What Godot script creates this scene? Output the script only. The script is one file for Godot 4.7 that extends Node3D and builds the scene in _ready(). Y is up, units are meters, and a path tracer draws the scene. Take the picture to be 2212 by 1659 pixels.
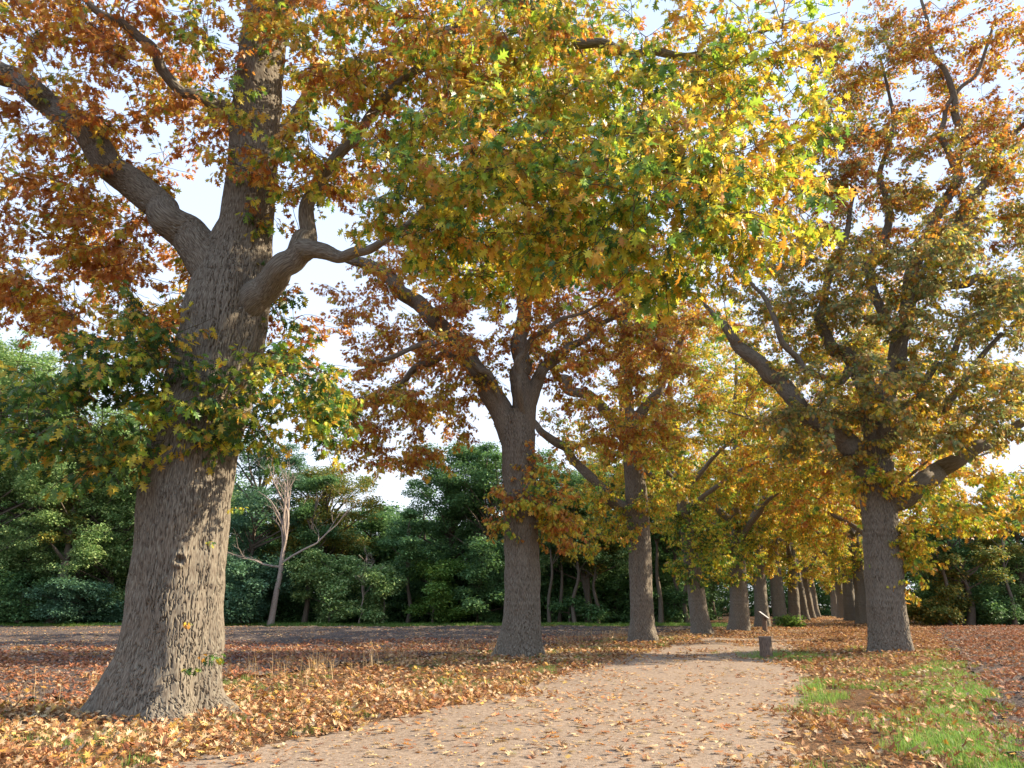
extends Node3D
# An avenue of old oaks in autumn: sandy path, leaf-covered verges, ploughed field, wood behind.
# x runs to the right, -z away from the viewer. Survey marks are given as bearings on a 2212 x 1659 sheet plus a forward distance in metres.

const SHEET := Vector2(2212.0, 1659.0)
const EYE := 1.45
const PITCH := 16.1
const SUN_AZIMUTH := 82.0
const SUN_HEIGHT := 30.0

var rng := RandomNumberGenerator.new()
var n_ridge := FastNoiseLite.new()
var n_soft := FastNoiseLite.new()
var n_ground := FastNoiseLite.new()
var n_patch := FastNoiseLite.new()
var taken := {}
var mats := {}
var sprays := {}
var clumps := {}
var litter := {}
var leaf_kinds := []
var fallen_kinds := []

# ---------------------------------------------------------------- survey helpers
func at(px: float, py: float, d: float) -> Vector3:
	var c := Vector3((px - SHEET.x * 0.5) / SHEET.y, -(py - SHEET.y * 0.5) / SHEET.y, -1.0)
	var v := c.rotated(Vector3.RIGHT, deg_to_rad(PITCH))
	return Vector3(0, EYE, 0) + v * (d / -v.z)

func metres(half_px: float, p: Vector3) -> float:
	var q := (p - Vector3(0, EYE, 0)).rotated(Vector3.RIGHT, -deg_to_rad(PITCH))
	return half_px / SHEET.y * -q.z

func gy(x: float, z: float) -> float:
	return n_ground.get_noise_2d(x * 1.0, z * 1.0) * 0.10

func ground_at(x: float, d: float) -> Vector3:
	return Vector3(x, gy(x, -d), -d)

func lerp_table(t: Array, d: float) -> float:
	if d <= t[0][0]:
		return t[0][1] + (d - t[0][0]) * (t[1][1] - t[0][1]) / (t[1][0] - t[0][0])
	for i in range(1, t.size()):
		if d <= t[i][0]:
			return lerpf(t[i - 1][1], t[i][1], (d - t[i - 1][0]) / (t[i][0] - t[i - 1][0]))
	var n := t.size()
	return t[n - 1][1] + (d - t[n - 1][0]) * (t[n - 1][1] - t[n - 2][1]) / (t[n - 1][0] - t[n - 2][0])

const PATH_LEFT := [[7.0, -3.5], [9.5, -2.25], [11.5, -1.0], [16.5, 0.75], [23.7, 3.3], [34.3, 7.7], [42, 11.6], [51, 15.9], [70, 24.5], [100, 38.5], [150, 58]]
const PATH_RIGHT := [[7.0, 2.4], [9.4, 3.1], [14, 5.0], [18.8, 6.7], [23.4, 7.6], [30.4, 11.0], [40, 15.2], [51, 20.0], [70, 28.5], [100, 42.5], [150, 62]]
const FIELD_LEFT := [[7, -11.5], [12, -7.8], [24.4, -1.9], [33, 3.0], [41, 7.2], [50, 11.0], [60, 16.0], [80, 27]]
const FIELD_RIGHT := [[8.3, 5.0], [18.8, 10.6], [36.6, 19.4], [60, 31.5], [80, 42]]

# ---------------------------------------------------------------- naming helpers
func numbered(called: String) -> String:
	taken[called] = taken.get(called, -1) + 1
	return called if taken[called] == 0 else "%s_%03d" % [called, taken[called]]

func thing(called: String, label: String, category: String, where := Vector3.ZERO, group := "") -> Node3D:
	var o := Node3D.new()
	o.name = numbered(called)
	add_child(o)
	o.position = where
	o.set_meta("label", label)
	o.set_meta("category", category)
	if group:
		o.set_meta("group", group)
	return o

func part(called: String, m: Mesh, mat: Material, parent: Node3D, kind := "") -> MeshInstance3D:
	var o := MeshInstance3D.new()
	o.name = called
	o.mesh = m
	o.material_override = mat
	parent.add_child(o, true)
	if kind:
		o.set_meta("kind", kind)
	return o

func structure(called: String, m: Mesh, mat: Material) -> MeshInstance3D:
	return part(called, m, mat, self, "structure")

func copies(called: String, m: Mesh, mat: Material, places: Array, tints: Array, parent: Node3D) -> MultiMeshInstance3D:
	var mm := MultiMesh.new()
	mm.transform_format = MultiMesh.TRANSFORM_3D
	mm.use_colors = true
	mm.mesh = m
	mm.instance_count = places.size()
	for i in places.size():
		mm.set_instance_transform(i, places[i])
		mm.set_instance_color(i, tints[i])
	var o := MultiMeshInstance3D.new()
	o.name = called
	o.multimesh = mm
	o.material_override = mat
	parent.add_child(o, true)
	o.set_meta("kind", "stuff")
	return o

func lin(r: float, g: float, b: float) -> Color:
	return Color(r, g, b).linear_to_srgb()

# ---------------------------------------------------------------- meshes
func array_mesh(v: PackedVector3Array, n: PackedVector3Array, uv: PackedVector2Array, idx: PackedInt32Array, col := PackedColorArray()) -> ArrayMesh:
	var a := []
	a.resize(Mesh.ARRAY_MAX)
	a[Mesh.ARRAY_VERTEX] = v
	if n.size():
		a[Mesh.ARRAY_NORMAL] = n
	if uv.size():
		a[Mesh.ARRAY_TEX_UV] = uv
	if col.size():
		a[Mesh.ARRAY_COLOR] = col
	if idx.size():
		a[Mesh.ARRAY_INDEX] = idx
	var m := ArrayMesh.new()
	m.add_surface_from_arrays(Mesh.PRIMITIVE_TRIANGLES, a)
	return m

func spline(p: Array, t: float) -> Variant:
	var n := p.size()
	var f := clampf(t, 0, n - 1.0001)
	var i := int(f)
	var u := f - i
	var a = p[maxi(i - 1, 0)]
	var b = p[i]
	var c = p[mini(i + 1, n - 1)]
	var d = p[mini(i + 2, n - 1)]
	return 0.5 * ((2.0 * b) + (c - a) * u + (2.0 * a - 5.0 * b + 4.0 * c - d) * u * u + (3.0 * b - a - 3.0 * c + d) * u * u * u)

# A limb or a trunk: a swept tube whose bark is real relief. bark = depth of the fissures in metres; flare = [height, strength, lobes].
func bark_tube(pts: Array, rads: Array, sides: int, step: float, bark: float, flare := [], scars := []) -> ArrayMesh:
	var total := 0.0
	for i in range(1, pts.size()):
		total += (pts[i] as Vector3).distance_to(pts[i - 1])
	var rings := maxi(3, int(total / step))
	var v := PackedVector3Array()
	var uv := PackedVector2Array()
	var cols := sides + 1
	v.resize((rings + 1) * cols)
	uv.resize(v.size())
	var side := Vector3.RIGHT
	var run := 0.0
	var prev := Vector3.ZERO
	var base: Vector3 = pts[0]
	for i in rings + 1:
		var t := float(i) / rings * (pts.size() - 1)
		var c: Vector3 = spline(pts, t)
		var r: float = maxf(spline(rads, t), 0.002)
		var ahead: Vector3 = spline(pts, t + 0.02) - spline(pts, maxf(t - 0.02, 0))
		var dir := ahead.normalized()
		if i > 0:
			run += c.distance_to(prev)
		prev = c
		side = (side - dir * side.dot(dir)).normalized()
		var up := dir.cross(side)
		for j in cols:
			var ang := TAU * float(j % sides) / sides
			var out := side * cos(ang) + up * sin(ang)
			var rr := r
			if flare.size():
				var hh := maxf(c.y - base.y, 0.0)
				var k: float = exp(-hh / flare[0]) * flare[1]
				var lobe := 0.55 + 0.45 * sin(ang * flare[2] + 0.7 + 1.3 * sin(ang * 2.0 + 0.4))
				rr += r * k * lobe
				rr += r * 0.045 * sin(ang * 5.0 + hh * 0.35 + sin(hh * 0.8))
			var q := c + out * rr
			if bark > 0.0:
				var w := n_soft.get_noise_3d(q.x * 9.0, q.y * 5.0, q.z * 9.0)
				var w2 := n_soft.get_noise_3d(q.x * 2.2 + 50.0, q.y * 1.0, q.z * 2.2)
				var g := n_ridge.get_noise_3d(q.x * 12.5 + w * 0.35, run * 0.7 + w * 0.35, q.z * 12.5 + w * 0.35)
				var crack := 1.0 - smoothstep(0.0, 0.12, absf(g))
				var plate := n_soft.get_noise_3d(q.x * 30.0, run * 13.0, q.z * 30.0)
				rr += bark * (-crack * (1.15 + 0.7 * w2) + 0.10 * plate + 0.10 * w)
				rr += r * 0.075 * w2
			for s in scars:
				var away := q.distance_to(s[0])
				if away < s[1] * 2.2:
					var e: float = away / s[1]
					rr += s[2] * (exp(-pow((e - 0.8) / 0.35, 2.0)) - 0.9 * exp(-e * e * 4.0)) * (1.0 + 0.6 * n_soft.get_noise_3d(q.x * 22.0, q.y * 22.0, q.z * 22.0))
			v[i * cols + j] = c + out * rr
			uv[i * cols + j] = Vector2(float(j) / sides * maxf(1.0, roundf(TAU * r / 0.9)), run / 0.9)
	var n := PackedVector3Array()
	n.resize(v.size())
	for i in rings + 1:
		for j in cols:
			var jj := j % sides
			var a := v[i * cols + (jj + 1) % sides] - v[i * cols + (jj + sides - 1) % sides]
			var b := v[mini(i + 1, rings) * cols + j] - v[maxi(i - 1, 0) * cols + j]
			n[i * cols + j] = a.cross(b).normalized()
	var idx := PackedInt32Array()
	idx.resize(rings * sides * 6)
	var k := 0
	for i in rings:
		for j in sides:
			var a := i * cols + j
			idx[k] = a
			idx[k + 1] = a + cols
			idx[k + 2] = a + 1
			idx[k + 3] = a + 1
			idx[k + 4] = a + cols
			idx[k + 5] = a + cols + 1
			k += 6
	# the sweep turns so that the outside may lie on either hand: settle it on one vertex
	var mid: Vector3 = spline(pts, 0.0)
	if n[0].dot(v[0] - mid) < 0.0:
		for i in n.size():
			n[i] = -n[i]
		for i in range(0, idx.size(), 3):
			var t := idx[i + 1]
			idx[i + 1] = idx[i + 2]
			idx[i + 2] = t
	return array_mesh(v, n, uv, idx)

# Thin branches, many in one mesh.
class Twigs:
	var v := PackedVector3Array()
	var n := PackedVector3Array()
	var uv := PackedVector2Array()
	var idx := PackedInt32Array()
	func add(p: PackedVector3Array, r: PackedFloat32Array, sides: int) -> void:
		var first := v.size()
		var side := Vector3(0.3, 0.2, 0.9)
		var run := 0.0
		for i in p.size():
			var dir := (p[mini(i + 1, p.size() - 1)] - p[maxi(i - 1, 0)]).normalized()
			side = (side - dir * side.dot(dir)).normalized()
			var up := dir.cross(side)
			if i:
				run += p[i].distance_to(p[i - 1])
			for j in sides + 1:
				var a := TAU * float(j % sides) / sides
				var o := side * cos(a) + up * sin(a)
				v.append(p[i] + o * r[i])
				n.append(o)
				uv.append(Vector2(float(j) / sides, run / 0.9))
		for i in p.size() - 1:
			for j in sides:
				var a := first + i * (sides + 1) + j
				idx.append_array([a, a + sides + 1, a + 1, a + 1, a + sides + 1, a + sides + 2])

func twig_mesh(t: Twigs) -> ArrayMesh:
	return array_mesh(t.v, t.n, t.uv, t.idx)

# One lobed oak leaf along +x, 14 faces, folded along the midrib and curled.
func add_leaf(v: PackedVector3Array, col: PackedColorArray, x: Transform3D, size: float, wide: float, fold: float, curl: float, c: Color) -> void:
	var s := [Vector2(0.0, 0.0), Vector2(0.12, 0.05), Vector2(0.22, 0.27), Vector2(0.33, 0.10), Vector2(0.52, 0.43), Vector2(0.55, 0.13), Vector2(0.79, 0.36), Vector2(0.76, 0.10), Vector2(1.02, 0.0)]
	var c2 := Color(c.r * 0.9, c.g * 0.9, c.b * 0.9)
	for h in [-1.0, 1.0]:
		var p := []
		for q in s:
			p.append(x * (Vector3(q.x, fold * q.y - curl * q.x * q.x - curl * 0.7 * q.y * q.y * 2.0, q.y * wide * h) * size))
		var m0: Vector3 = x * (Vector3(0.0, 0.0, 0.0) * size)
		var m1: Vector3 = x * (Vector3(0.5, -curl * 0.25, 0.0) * size)
		var tip: Vector3 = p[8]
		for f in [[m0, p[3], m1], [p[3], p[5], m1], [m1, p[5], p[7]], [m1, p[7], tip], [p[1], p[2], p[3]], [p[3], p[4], p[5]], [p[5], p[6], p[7]]]:
			v.append(f[0])
			v.append(f[1])
			v.append(f[2])
			for k in 3:
				col.append(c if h > 0 else c2)

func pick(pal: Array) -> Color:
	var total := 0.0
	for e in pal:
		total += e[3]
	var k := rng.randf() * total
	for e in pal:
		k -= e[3]
		if k <= 0.0:
			var b := rng.randf_range(0.8, 1.2)
			return Color(e[0] * b * rng.randf_range(0.93, 1.07), e[1] * b, e[2] * b)
	return Color(pal[0][0], pal[0][1], pal[0][2])

const PALETTES := {
	"rust": [[0.627, 0.273, 0.058, 5], [0.515, 0.182, 0.039, 4], [0.694, 0.416, 0.091, 3], [0.37, 0.111, 0.026, 2], [0.672, 0.494, 0.091, 0.8]],
	"ochre": [[0.714, 0.506, 0.06, 5], [0.651, 0.391, 0.054, 4], [0.567, 0.265, 0.042, 2.5], [0.609, 0.575, 0.072, 2], [0.21, 0.299, 0.048, 0.8]],
	"yellow": [[0.762, 0.594, 0.06, 4], [0.577, 0.594, 0.072, 3], [0.35, 0.495, 0.06, 3], [0.659, 0.396, 0.054, 2.2], [0.144, 0.286, 0.06, 1.4], [0.556, 0.264, 0.042, 0.8]],
	"lime": [[0.15, 0.28, 0.09, 2.5], [0.32, 0.47, 0.07, 4], [0.60, 0.57, 0.07, 2], [0.09, 0.19, 0.07, 1.6]],
	"green": [[0.075, 0.17, 0.04, 5], [0.13, 0.25, 0.045, 4], [0.05, 0.115, 0.035, 3], [0.50, 0.40, 0.05, 1.6], [0.52, 0.26, 0.035, 1.4]],
	"glare_muted": [[0.20, 0.27, 0.11, 4], [0.42, 0.38, 0.12, 3.5], [0.52, 0.38, 0.13, 3], [0.46, 0.26, 0.10, 1.5]],  # olive-gold leaves, greyed: the veil of sun glare is put into their colour
	"wood_dark": [[0.088, 0.174, 0.068, 4], [0.127, 0.244, 0.094, 4], [0.186, 0.313, 0.112, 2]],
	"wood_mid": [[0.163, 0.274, 0.098, 4], [0.244, 0.374, 0.135, 3], [0.39, 0.504, 0.195, 2]],
	"wood_olive": [[0.187, 0.23, 0.06, 4], [0.312, 0.274, 0.06, 3], [0.406, 0.259, 0.053, 2], [0.14, 0.202, 0.06, 3]],
	"wood_blue": [[0.114, 0.218, 0.122, 4], [0.157, 0.281, 0.163, 3], [0.088, 0.172, 0.098, 3]],
	"wood_lime": [[0.13, 0.24, 0.05, 4], [0.19, 0.29, 0.06, 3], [0.09, 0.18, 0.04, 3]],
	"fallen": [[0.42, 0.22, 0.10, 5], [0.34, 0.15, 0.06, 4], [0.52, 0.32, 0.16, 4], [0.24, 0.10, 0.045, 3], [0.55, 0.30, 0.07, 1.5], [0.46, 0.34, 0.22, 1.5]],
	"fallen_red": [[0.36, 0.145, 0.065, 5], [0.28, 0.11, 0.055, 4], [0.42, 0.21, 0.10, 3], [0.20, 0.08, 0.045, 2], [0.42, 0.28, 0.19, 1.6]],
	"fallen_pale": [[0.56, 0.37, 0.20, 4], [0.60, 0.45, 0.27, 3], [0.44, 0.25, 0.12, 3], [0.58, 0.38, 0.11, 1.2], [0.36, 0.15, 0.06, 1.5]],
}

# A leafy twig: stalk along +x with hanging leaves. One mesh for each palette and variant.
func make_spray(pal: String) -> ArrayMesh:
	var v := PackedVector3Array()
	var col := PackedColorArray()
	var twig := Color(0.10, 0.07, 0.045)
	var p := Vector3.ZERO
	var dir := Vector3(1, rng.randf_range(-0.1, 0.25), rng.randf_range(-0.2, 0.2)).normalized()
	var n := rng.randi_range(14, 18)
	for i in 5:
		var q := p + dir * 0.11
		var o := dir.cross(Vector3.UP).normalized() * 0.0045
		var o2 := Vector3(0, 0.0045, 0)
		for f in [[p - o, q - o, p + o], [p + o, q - o, q + o], [p - o2, q - o2, p + o2], [p + o2, q - o2, q + o2]]:
			for k in 3:
				v.append(f[k])
				col.append(twig)
		p = q
		dir = (dir + Vector3(rng.randf_range(-0.15, 0.15), rng.randf_range(-0.22, 0.12), rng.randf_range(-0.25, 0.25))).normalized()
	for i in n:
		var t := pow((i + 0.6) / n, 0.7)
		var yaw := rng.randf_range(0.4, 1.5) * (1.0 if i % 2 else -1.0) * (1.1 - 0.5 * t)
		var drop := rng.randf_range(0.1, 1.35)
		var b := Basis(Vector3.UP, yaw) * Basis(Vector3.BACK, -drop) * Basis(Vector3.RIGHT, rng.randf_range(-1.1, 1.1))
		var at_p := Vector3(0.54 * t, rng.randf_range(-0.03, 0.04), rng.randf_range(-0.03, 0.03)) + b * Vector3(0.045, 0, 0)
		add_leaf(v, col, Transform3D(b, at_p), rng.randf_range(0.085, 0.165), rng.randf_range(0.8, 1.1), rng.randf_range(0.05, 0.6), rng.randf_range(-0.1, 0.4), pick(PALETTES[pal]))
	return array_mesh(v, PackedVector3Array(), PackedVector2Array(), PackedInt32Array(), col)

# A ball of small foliage for the trees of the wood.
func make_clump(pal: String) -> ArrayMesh:
	var v := PackedVector3Array()
	var col := PackedColorArray()
	for i in 60:
		var d := Vector3(rng.randfn(), rng.randfn() * 0.55, rng.randfn()).normalized() * pow(rng.randf(), 0.45) * 0.62
		d.y *= 0.62
		var b := Basis(Vector3.UP, rng.randf() * TAU) * Basis(Vector3.BACK, rng.randf_range(-0.9, 0.5)) * Basis(Vector3.RIGHT, rng.randf_range(-0.7, 0.7))
		var s := rng.randf_range(0.12, 0.22)
		var c := pick(PALETTES[pal])
		var q := [Vector3(0, 0, 0), Vector3(0.45, 0.05, 0.34), Vector3(1, -0.1, 0), Vector3(0.5, 0.05, -0.34)]
		for f in [[0, 1, 2], [0, 2, 3]]:
			for k in f:
				v.append(d + b * (q[k] * s))
				col.append(c)
	return array_mesh(v, PackedVector3Array(), PackedVector2Array(), PackedInt32Array(), col)

# About one square metre of fallen leaves.
func make_litter(pal: String, n: int, reach: float, pile: float) -> ArrayMesh:
	var v := PackedVector3Array()
	var col := PackedColorArray()
	for i in n:
		var p := Vector3(rng.randf_range(-reach, reach), rng.randf() * rng.randf() * pile + 0.006, rng.randf_range(-reach, reach))
		var tilt := 0.55 if pile > 0.03 else 0.16
		var b := Basis(Vector3.UP, rng.randf() * TAU) * Basis(Vector3.BACK, rng.randf_range(-tilt, tilt)) * Basis(Vector3.RIGHT, rng.randf_range(-tilt, tilt))
		if rng.randf() < 0.4:
			b = b * Basis(Vector3.RIGHT, PI)
			p.y += 0.02
		add_leaf(v, col, Transform3D(b, p), rng.randf_range(0.075, 0.15), rng.randf_range(0.7, 1.1), rng.randf_range(-0.1, 0.75), rng.randf_range(-0.3, 0.35), pick(PALETTES[pal]))
	return array_mesh(v, PackedVector3Array(), PackedVector2Array(), PackedInt32Array(), col)

# Broken leaf bits and grit, about a square metre of them.
func make_crumbs() -> ArrayMesh:
	var v := PackedVector3Array()
	var col := PackedColorArray()
	for i in 60:
		var p := Vector3(rng.randf_range(-0.5, 0.5), 0.004, rng.randf_range(-0.5, 0.5))
		var b := Basis(Vector3.UP, rng.randf() * TAU) * Basis(Vector3.BACK, rng.randf_range(-0.5, 0.5))
		var s := pow(rng.randf(), 2.0) * 0.035 + 0.010
		var c := pick(PALETTES["fallen_pale"]) if rng.randf() < 0.6 else pick(PALETTES["fallen"])
		var q := [Vector3(-0.5, 0, 0), Vector3(0.1, 0.12, 0.4), Vector3(0.6, 0.02, 0.05), Vector3(0.0, 0.1, -0.45)]
		for f in [[0, 1, 2], [0, 2, 3]]:
			for k in f:
				v.append(p + b * (q[k] * s))
				col.append(c)
	return array_mesh(v, PackedVector3Array(), PackedVector2Array(), PackedInt32Array(), col)

func make_tuft(n: int, tall: float, spread: float, cols: Array) -> ArrayMesh:
	var v := PackedVector3Array()
	var col := PackedColorArray()
	for i in n:
		var a := rng.randf() * TAU
		var p := Vector3(rng.randf_range(-spread, spread), 0, rng.randf_range(-spread, spread))
		var out := Vector3(cos(a), 0, sin(a))
		var side := out.rotated(Vector3.UP, PI / 2) * rng.randf_range(0.002, 0.0045)
		var h := tall * rng.randf_range(0.5, 1.15)
		var lean := rng.randf_range(0.1, 0.8)
		var m := p + Vector3(0, h * 0.6, 0) + out * h * lean * 0.3
		var t := p + Vector3(0, h * (1.0 - 0.35 * lean), 0) + out * h * lean
		var c: Color = cols[rng.randi() % cols.size()]
		for f in [[p - side, m - side * 0.8, p + side], [p + side, m - side * 0.8, m + side * 0.8], [m - side * 0.8, t, m + side * 0.8]]:
			for k in 3:
				v.append(f[k])
				col.append(c)
	return array_mesh(v, PackedVector3Array(), PackedVector2Array(), PackedInt32Array(), col)

# ---------------------------------------------------------------- materials
func noise_tex(freq: float, octaves: int, colors: Array, stops: Array, size := 512, kind := FastNoiseLite.TYPE_SIMPLEX_SMOOTH, sd := 1) -> NoiseTexture2D:
	var f := FastNoiseLite.new()
	f.seed = sd
	f.noise_type = kind
	f.frequency = freq
	f.fractal_octaves = octaves
	var g := Gradient.new()
	g.offsets = PackedFloat32Array(stops)
	var c := PackedColorArray()
	for x in colors:
		c.append(x)
	g.colors = c
	var t := NoiseTexture2D.new()
	t.width = size
	t.height = size
	t.seamless = true
	t.noise = f
	t.color_ramp = g
	return t

func bark_material(tone: Color, pale: Color, dark: Color, sd: int) -> StandardMaterial3D:
	var m := StandardMaterial3D.new()
	m.albedo_texture = noise_tex(0.028, 5, [dark, tone, tone.lerp(pale, 0.4), pale], [0.22, 0.45, 0.62, 0.82], 512, FastNoiseLite.TYPE_SIMPLEX_SMOOTH, sd)
	m.roughness = 0.95
	m.metallic_specular = 0.2
	m.uv1_scale = Vector3(3.0, 0.4, 1.0)
	return m

func flat_material(c: Color, rough := 0.9) -> StandardMaterial3D:
	var m := StandardMaterial3D.new()
	m.albedo_color = c
	m.roughness = rough
	m.metallic_specular = 0.25
	return m

func ground_material(cols: Array, stops: Array, freq: float, scale: float, bump: float, sd: int) -> StandardMaterial3D:
	var m := StandardMaterial3D.new()
	m.uv1_triplanar = true
	m.uv1_world_triplanar = true
	m.uv1_scale = Vector3.ONE * scale
	m.albedo_texture = noise_tex(freq, 5, cols, stops, 1024, FastNoiseLite.TYPE_SIMPLEX_SMOOTH, sd)
	m.roughness = 0.97
	m.metallic_specular = 0.15
	m.heightmap_enabled = true
	m.heightmap_texture = noise_tex(freq * 3.0, 4, [Color.BLACK, Color.WHITE], [0.2, 0.8], 1024, FastNoiseLite.TYPE_SIMPLEX, sd + 9)
	m.heightmap_scale = bump
	return m

func leaf_material(through: float, rough: float, shine: float) -> StandardMaterial3D:
	var m := StandardMaterial3D.new()
	m.albedo_color = Color.WHITE
	m.vertex_color_use_as_albedo = true
	m.roughness = rough
	m.metallic_specular = shine
	if through > 0.0:
		m.backlight_enabled = true
		m.backlight = lin(through, through, through * 0.8)
	m.cull_mode = BaseMaterial3D.CULL_DISABLED
	return m

# ---------------------------------------------------------------- oak crowns
func limb_from(list: Array, d0: float) -> Dictionary:
	# survey rows: x, y, half width in sheet units, optional forward distance
	var pts := []
	var rads := []
	for e in list:
		var p := at(e[0], e[1], e[3] if e.size() > 3 else d0)
		pts.append(p)
		rads.append(metres(e[2], p))
	return {"pts": pts, "rads": rads}

# Wood does not grow in smooth arcs: put kinks of about half a girth between the survey marks.
func crook(l: Dictionary, k: float) -> Dictionary:
	var pts := [l.pts[0]]
	var rads := [l.rads[0]]
	for i in range(1, l.pts.size()):
		var r: float = (l.rads[i] + l.rads[i - 1]) * 0.5
		var gap: float = (l.pts[i] as Vector3).distance_to(l.pts[i - 1])
		if i > 1:
			pts.append((l.pts[i] as Vector3).lerp(l.pts[i - 1], 0.5) + Vector3(rng.randfn(), rng.randfn(), rng.randfn()) * minf(k * (r * 0.35 + 0.02), gap * 0.16))
			rads.append(r * rng.randf_range(0.94, 1.03))
		pts.append(l.pts[i])
		rads.append(l.rads[i] * rng.randf_range(0.95, 1.06))
	return {"pts": pts, "rads": rads}

func skeleton_of(limbs: Array) -> Dictionary:
	var p := PackedVector3Array()
	var r := PackedFloat32Array()
	var d := PackedVector3Array()
	for l in limbs:
		var n: int = l.pts.size()
		var steps := 4
		for i in (n - 1) * steps:
			var t := float(i) / steps
			if l.get("from", 0.0) > t:
				continue
			p.append(spline(l.pts, t))
			r.append(spline(l.rads, t))
			d.append((spline(l.pts, t + 0.1) - spline(l.pts, maxf(t - 0.1, 0.0))).normalized())
	return {"p": p, "r": r, "d": d}

# Fill volumes with branches that leave the nearest wood, and put leafy twigs along them.
func grow(tree: Node3D, limbs: Array, volumes: Array, per_metre: float, size: float, bark: Material, thin: float, loose_leaves := 0) -> void:
	var sk := skeleton_of(limbs)
	var p: PackedVector3Array = sk.p
	var r: PackedFloat32Array = sk.r
	var dd: PackedVector3Array = sk.d
	var jobs := []
	for vol in volumes:
		for i in int(vol.n):
			var u := Vector3(rng.randfn(), rng.randfn(), rng.randfn()).normalized() * pow(rng.randf(), 0.38)
			var q: Vector3 = vol.c + u * vol.r
			var near := 1e9
			for k in range(0, sk.p.size(), 2):
				near = minf(near, q.distance_squared_to(p[k]))
			jobs.append([near, q, vol.pal])
	jobs.sort_custom(func(a, b): return a[0] < b[0])
	var twigs := Twigs.new()
	var places := {}
	var tints := {}
	var single := []
	for job in jobs:
		var q: Vector3 = job[1]
		var best := -1
		var least := 1e9
		for k in p.size():
			var c := q.distance_squared_to(p[k])
			if c < least:
				var w := c * (1.0 + 0.35 * float(p[k].y > q.y + 0.3))
				if w < least:
					least = w
					best = k
		var a := p[best]
		var len_ := a.distance_to(q)
		if len_ < 0.25:
			continue
		var start := dd[best]
		var mid := a.lerp(q, 0.45) + start * len_ * 0.16 + Vector3(rng.randfn(), rng.randfn() * 0.8 + 0.5, rng.randfn()) * len_ * 0.09
		var n := clampi(int(len_ / 0.3), 3, 16)
		var line := PackedVector3Array()
		var rad := PackedFloat32Array()
		var r0 := minf(r[best] * 0.7, thin * (0.008 + 0.0095 * len_))
		for i in n + 1:
			var t := float(i) / n
			var x := a * (1 - t) * (1 - t) + mid * 2.0 * t * (1 - t) + q * t * t
			if i > 0 and i < n:
				x += Vector3(rng.randfn(), rng.randfn(), rng.randfn()) * 0.035 * minf(len_, 2.0)
			line.append(x)
			rad.append(lerpf(r0, thin * 0.005, pow(t, 0.8)))
			if i > 0:
				p.append(x)
				r.append(rad[i])
				dd.append((x - line[i - 1]).normalized())
		twigs.add(line, rad, 5 if r0 > 0.02 else 4)
		var leafy := minf(len_, 2.4)
		var m := int(leafy * per_metre * rng.randf_range(0.8, 1.2)) + 2
		for i in m:
			var t := 1.0 - (leafy / len_) * pow(rng.randf(), 1.1) * 0.95
			var f := clampf(t * n, 0.0, n - 0.001)
			var x := line[int(f)].lerp(line[int(f) + 1], f - int(f))
			var along := (line[int(f) + 1] - line[int(f)]).normalized()
			var out := (along * 0.7 + Vector3(rng.randfn(), rng.randfn() * 0.45, rng.randfn())).normalized()
			var yaw := atan2(-out.z, out.x)
			var b := Basis(Vector3.UP, yaw) * Basis(Vector3.BACK, asin(clampf(out.y, -0.9, 0.9)) - rng.randf_range(0.0, 0.5)) * Basis(Vector3.RIGHT, rng.randf_range(-0.5, 0.5))
			var s := size * rng.randf_range(0.8, 1.2)
			var pal: String = job[2][rng.randi() % job[2].size()]
			var key := "%s%d" % [pal, rng.randi() % 3]
			if not places.has(key):
				places[key] = []
				tints[key] = []
			places[key].append(Transform3D(b.scaled(Vector3.ONE * s), x))
			var g := rng.randf_range(0.82, 1.15)
			tints[key].append(Color(g, g * rng.randf_range(0.93, 1.06), g))
			if loose_leaves > 0:
				single.append([x.distance_to(Vector3(0, EYE, 0)), x, b, pal])
	part("branches", twig_mesh(twigs), bark, tree, "stuff")
	var crown := Node3D.new()
	crown.name = "crown"
	tree.add_child(crown)
	for key in places:
		copies("foliage", sprays[key], mats.leaf, places[key], tints[key], crown)
	if loose_leaves > 0:
		single.sort_custom(func(a, b): return a[0] < b[0])
		for i in loose_leaves:
			var e: Array = single[i]
			var kind: int = {"rust": 0, "ochre": 1, "yellow": 2, "green": 3, "glare_muted": 1, "lime": 3}[e[3]]
			var o := part("leaf", leaf_kinds[kind * 4 + i % 4], mats.leaf, crown)
			o.transform = Transform3D(Basis(Vector3.UP, rng.randf() * TAU) * Basis(Vector3.BACK, -rng.randf_range(0.3, 1.4)) * Basis(Vector3.RIGHT, rng.randf_range(-0.8, 0.8)), e[1])

func vol(px: float, py: float, rx: float, ry: float, d: float, rd: float, n: int, pal: Array) -> Dictionary:
	var c := at(px, py, d)
	return {"c": c, "r": Vector3(metres(rx, c), metres(ry, c), rd), "n": n, "pal": pal}

func oak(label: String, foot: Vector3, trunk: Dictionary, sides: int, step: float, bark_depth: float, flare: Array, bark: Material, limbs: Array, limb_sides: int, limb_step: float, scars := []) -> Node3D:
	var t := thing("oak_tree", label, "tree", Vector3.ZERO, "old oaks along the avenue")
	part("trunk", bark_tube(trunk.pts, trunk.rads, sides, step, bark_depth, flare, scars), bark, t)
	for l in limbs:
		part("limb", bark_tube(l.pts, l.rads, limb_sides, limb_step, bark_depth * 0.6), bark, t)
	return t

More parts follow.
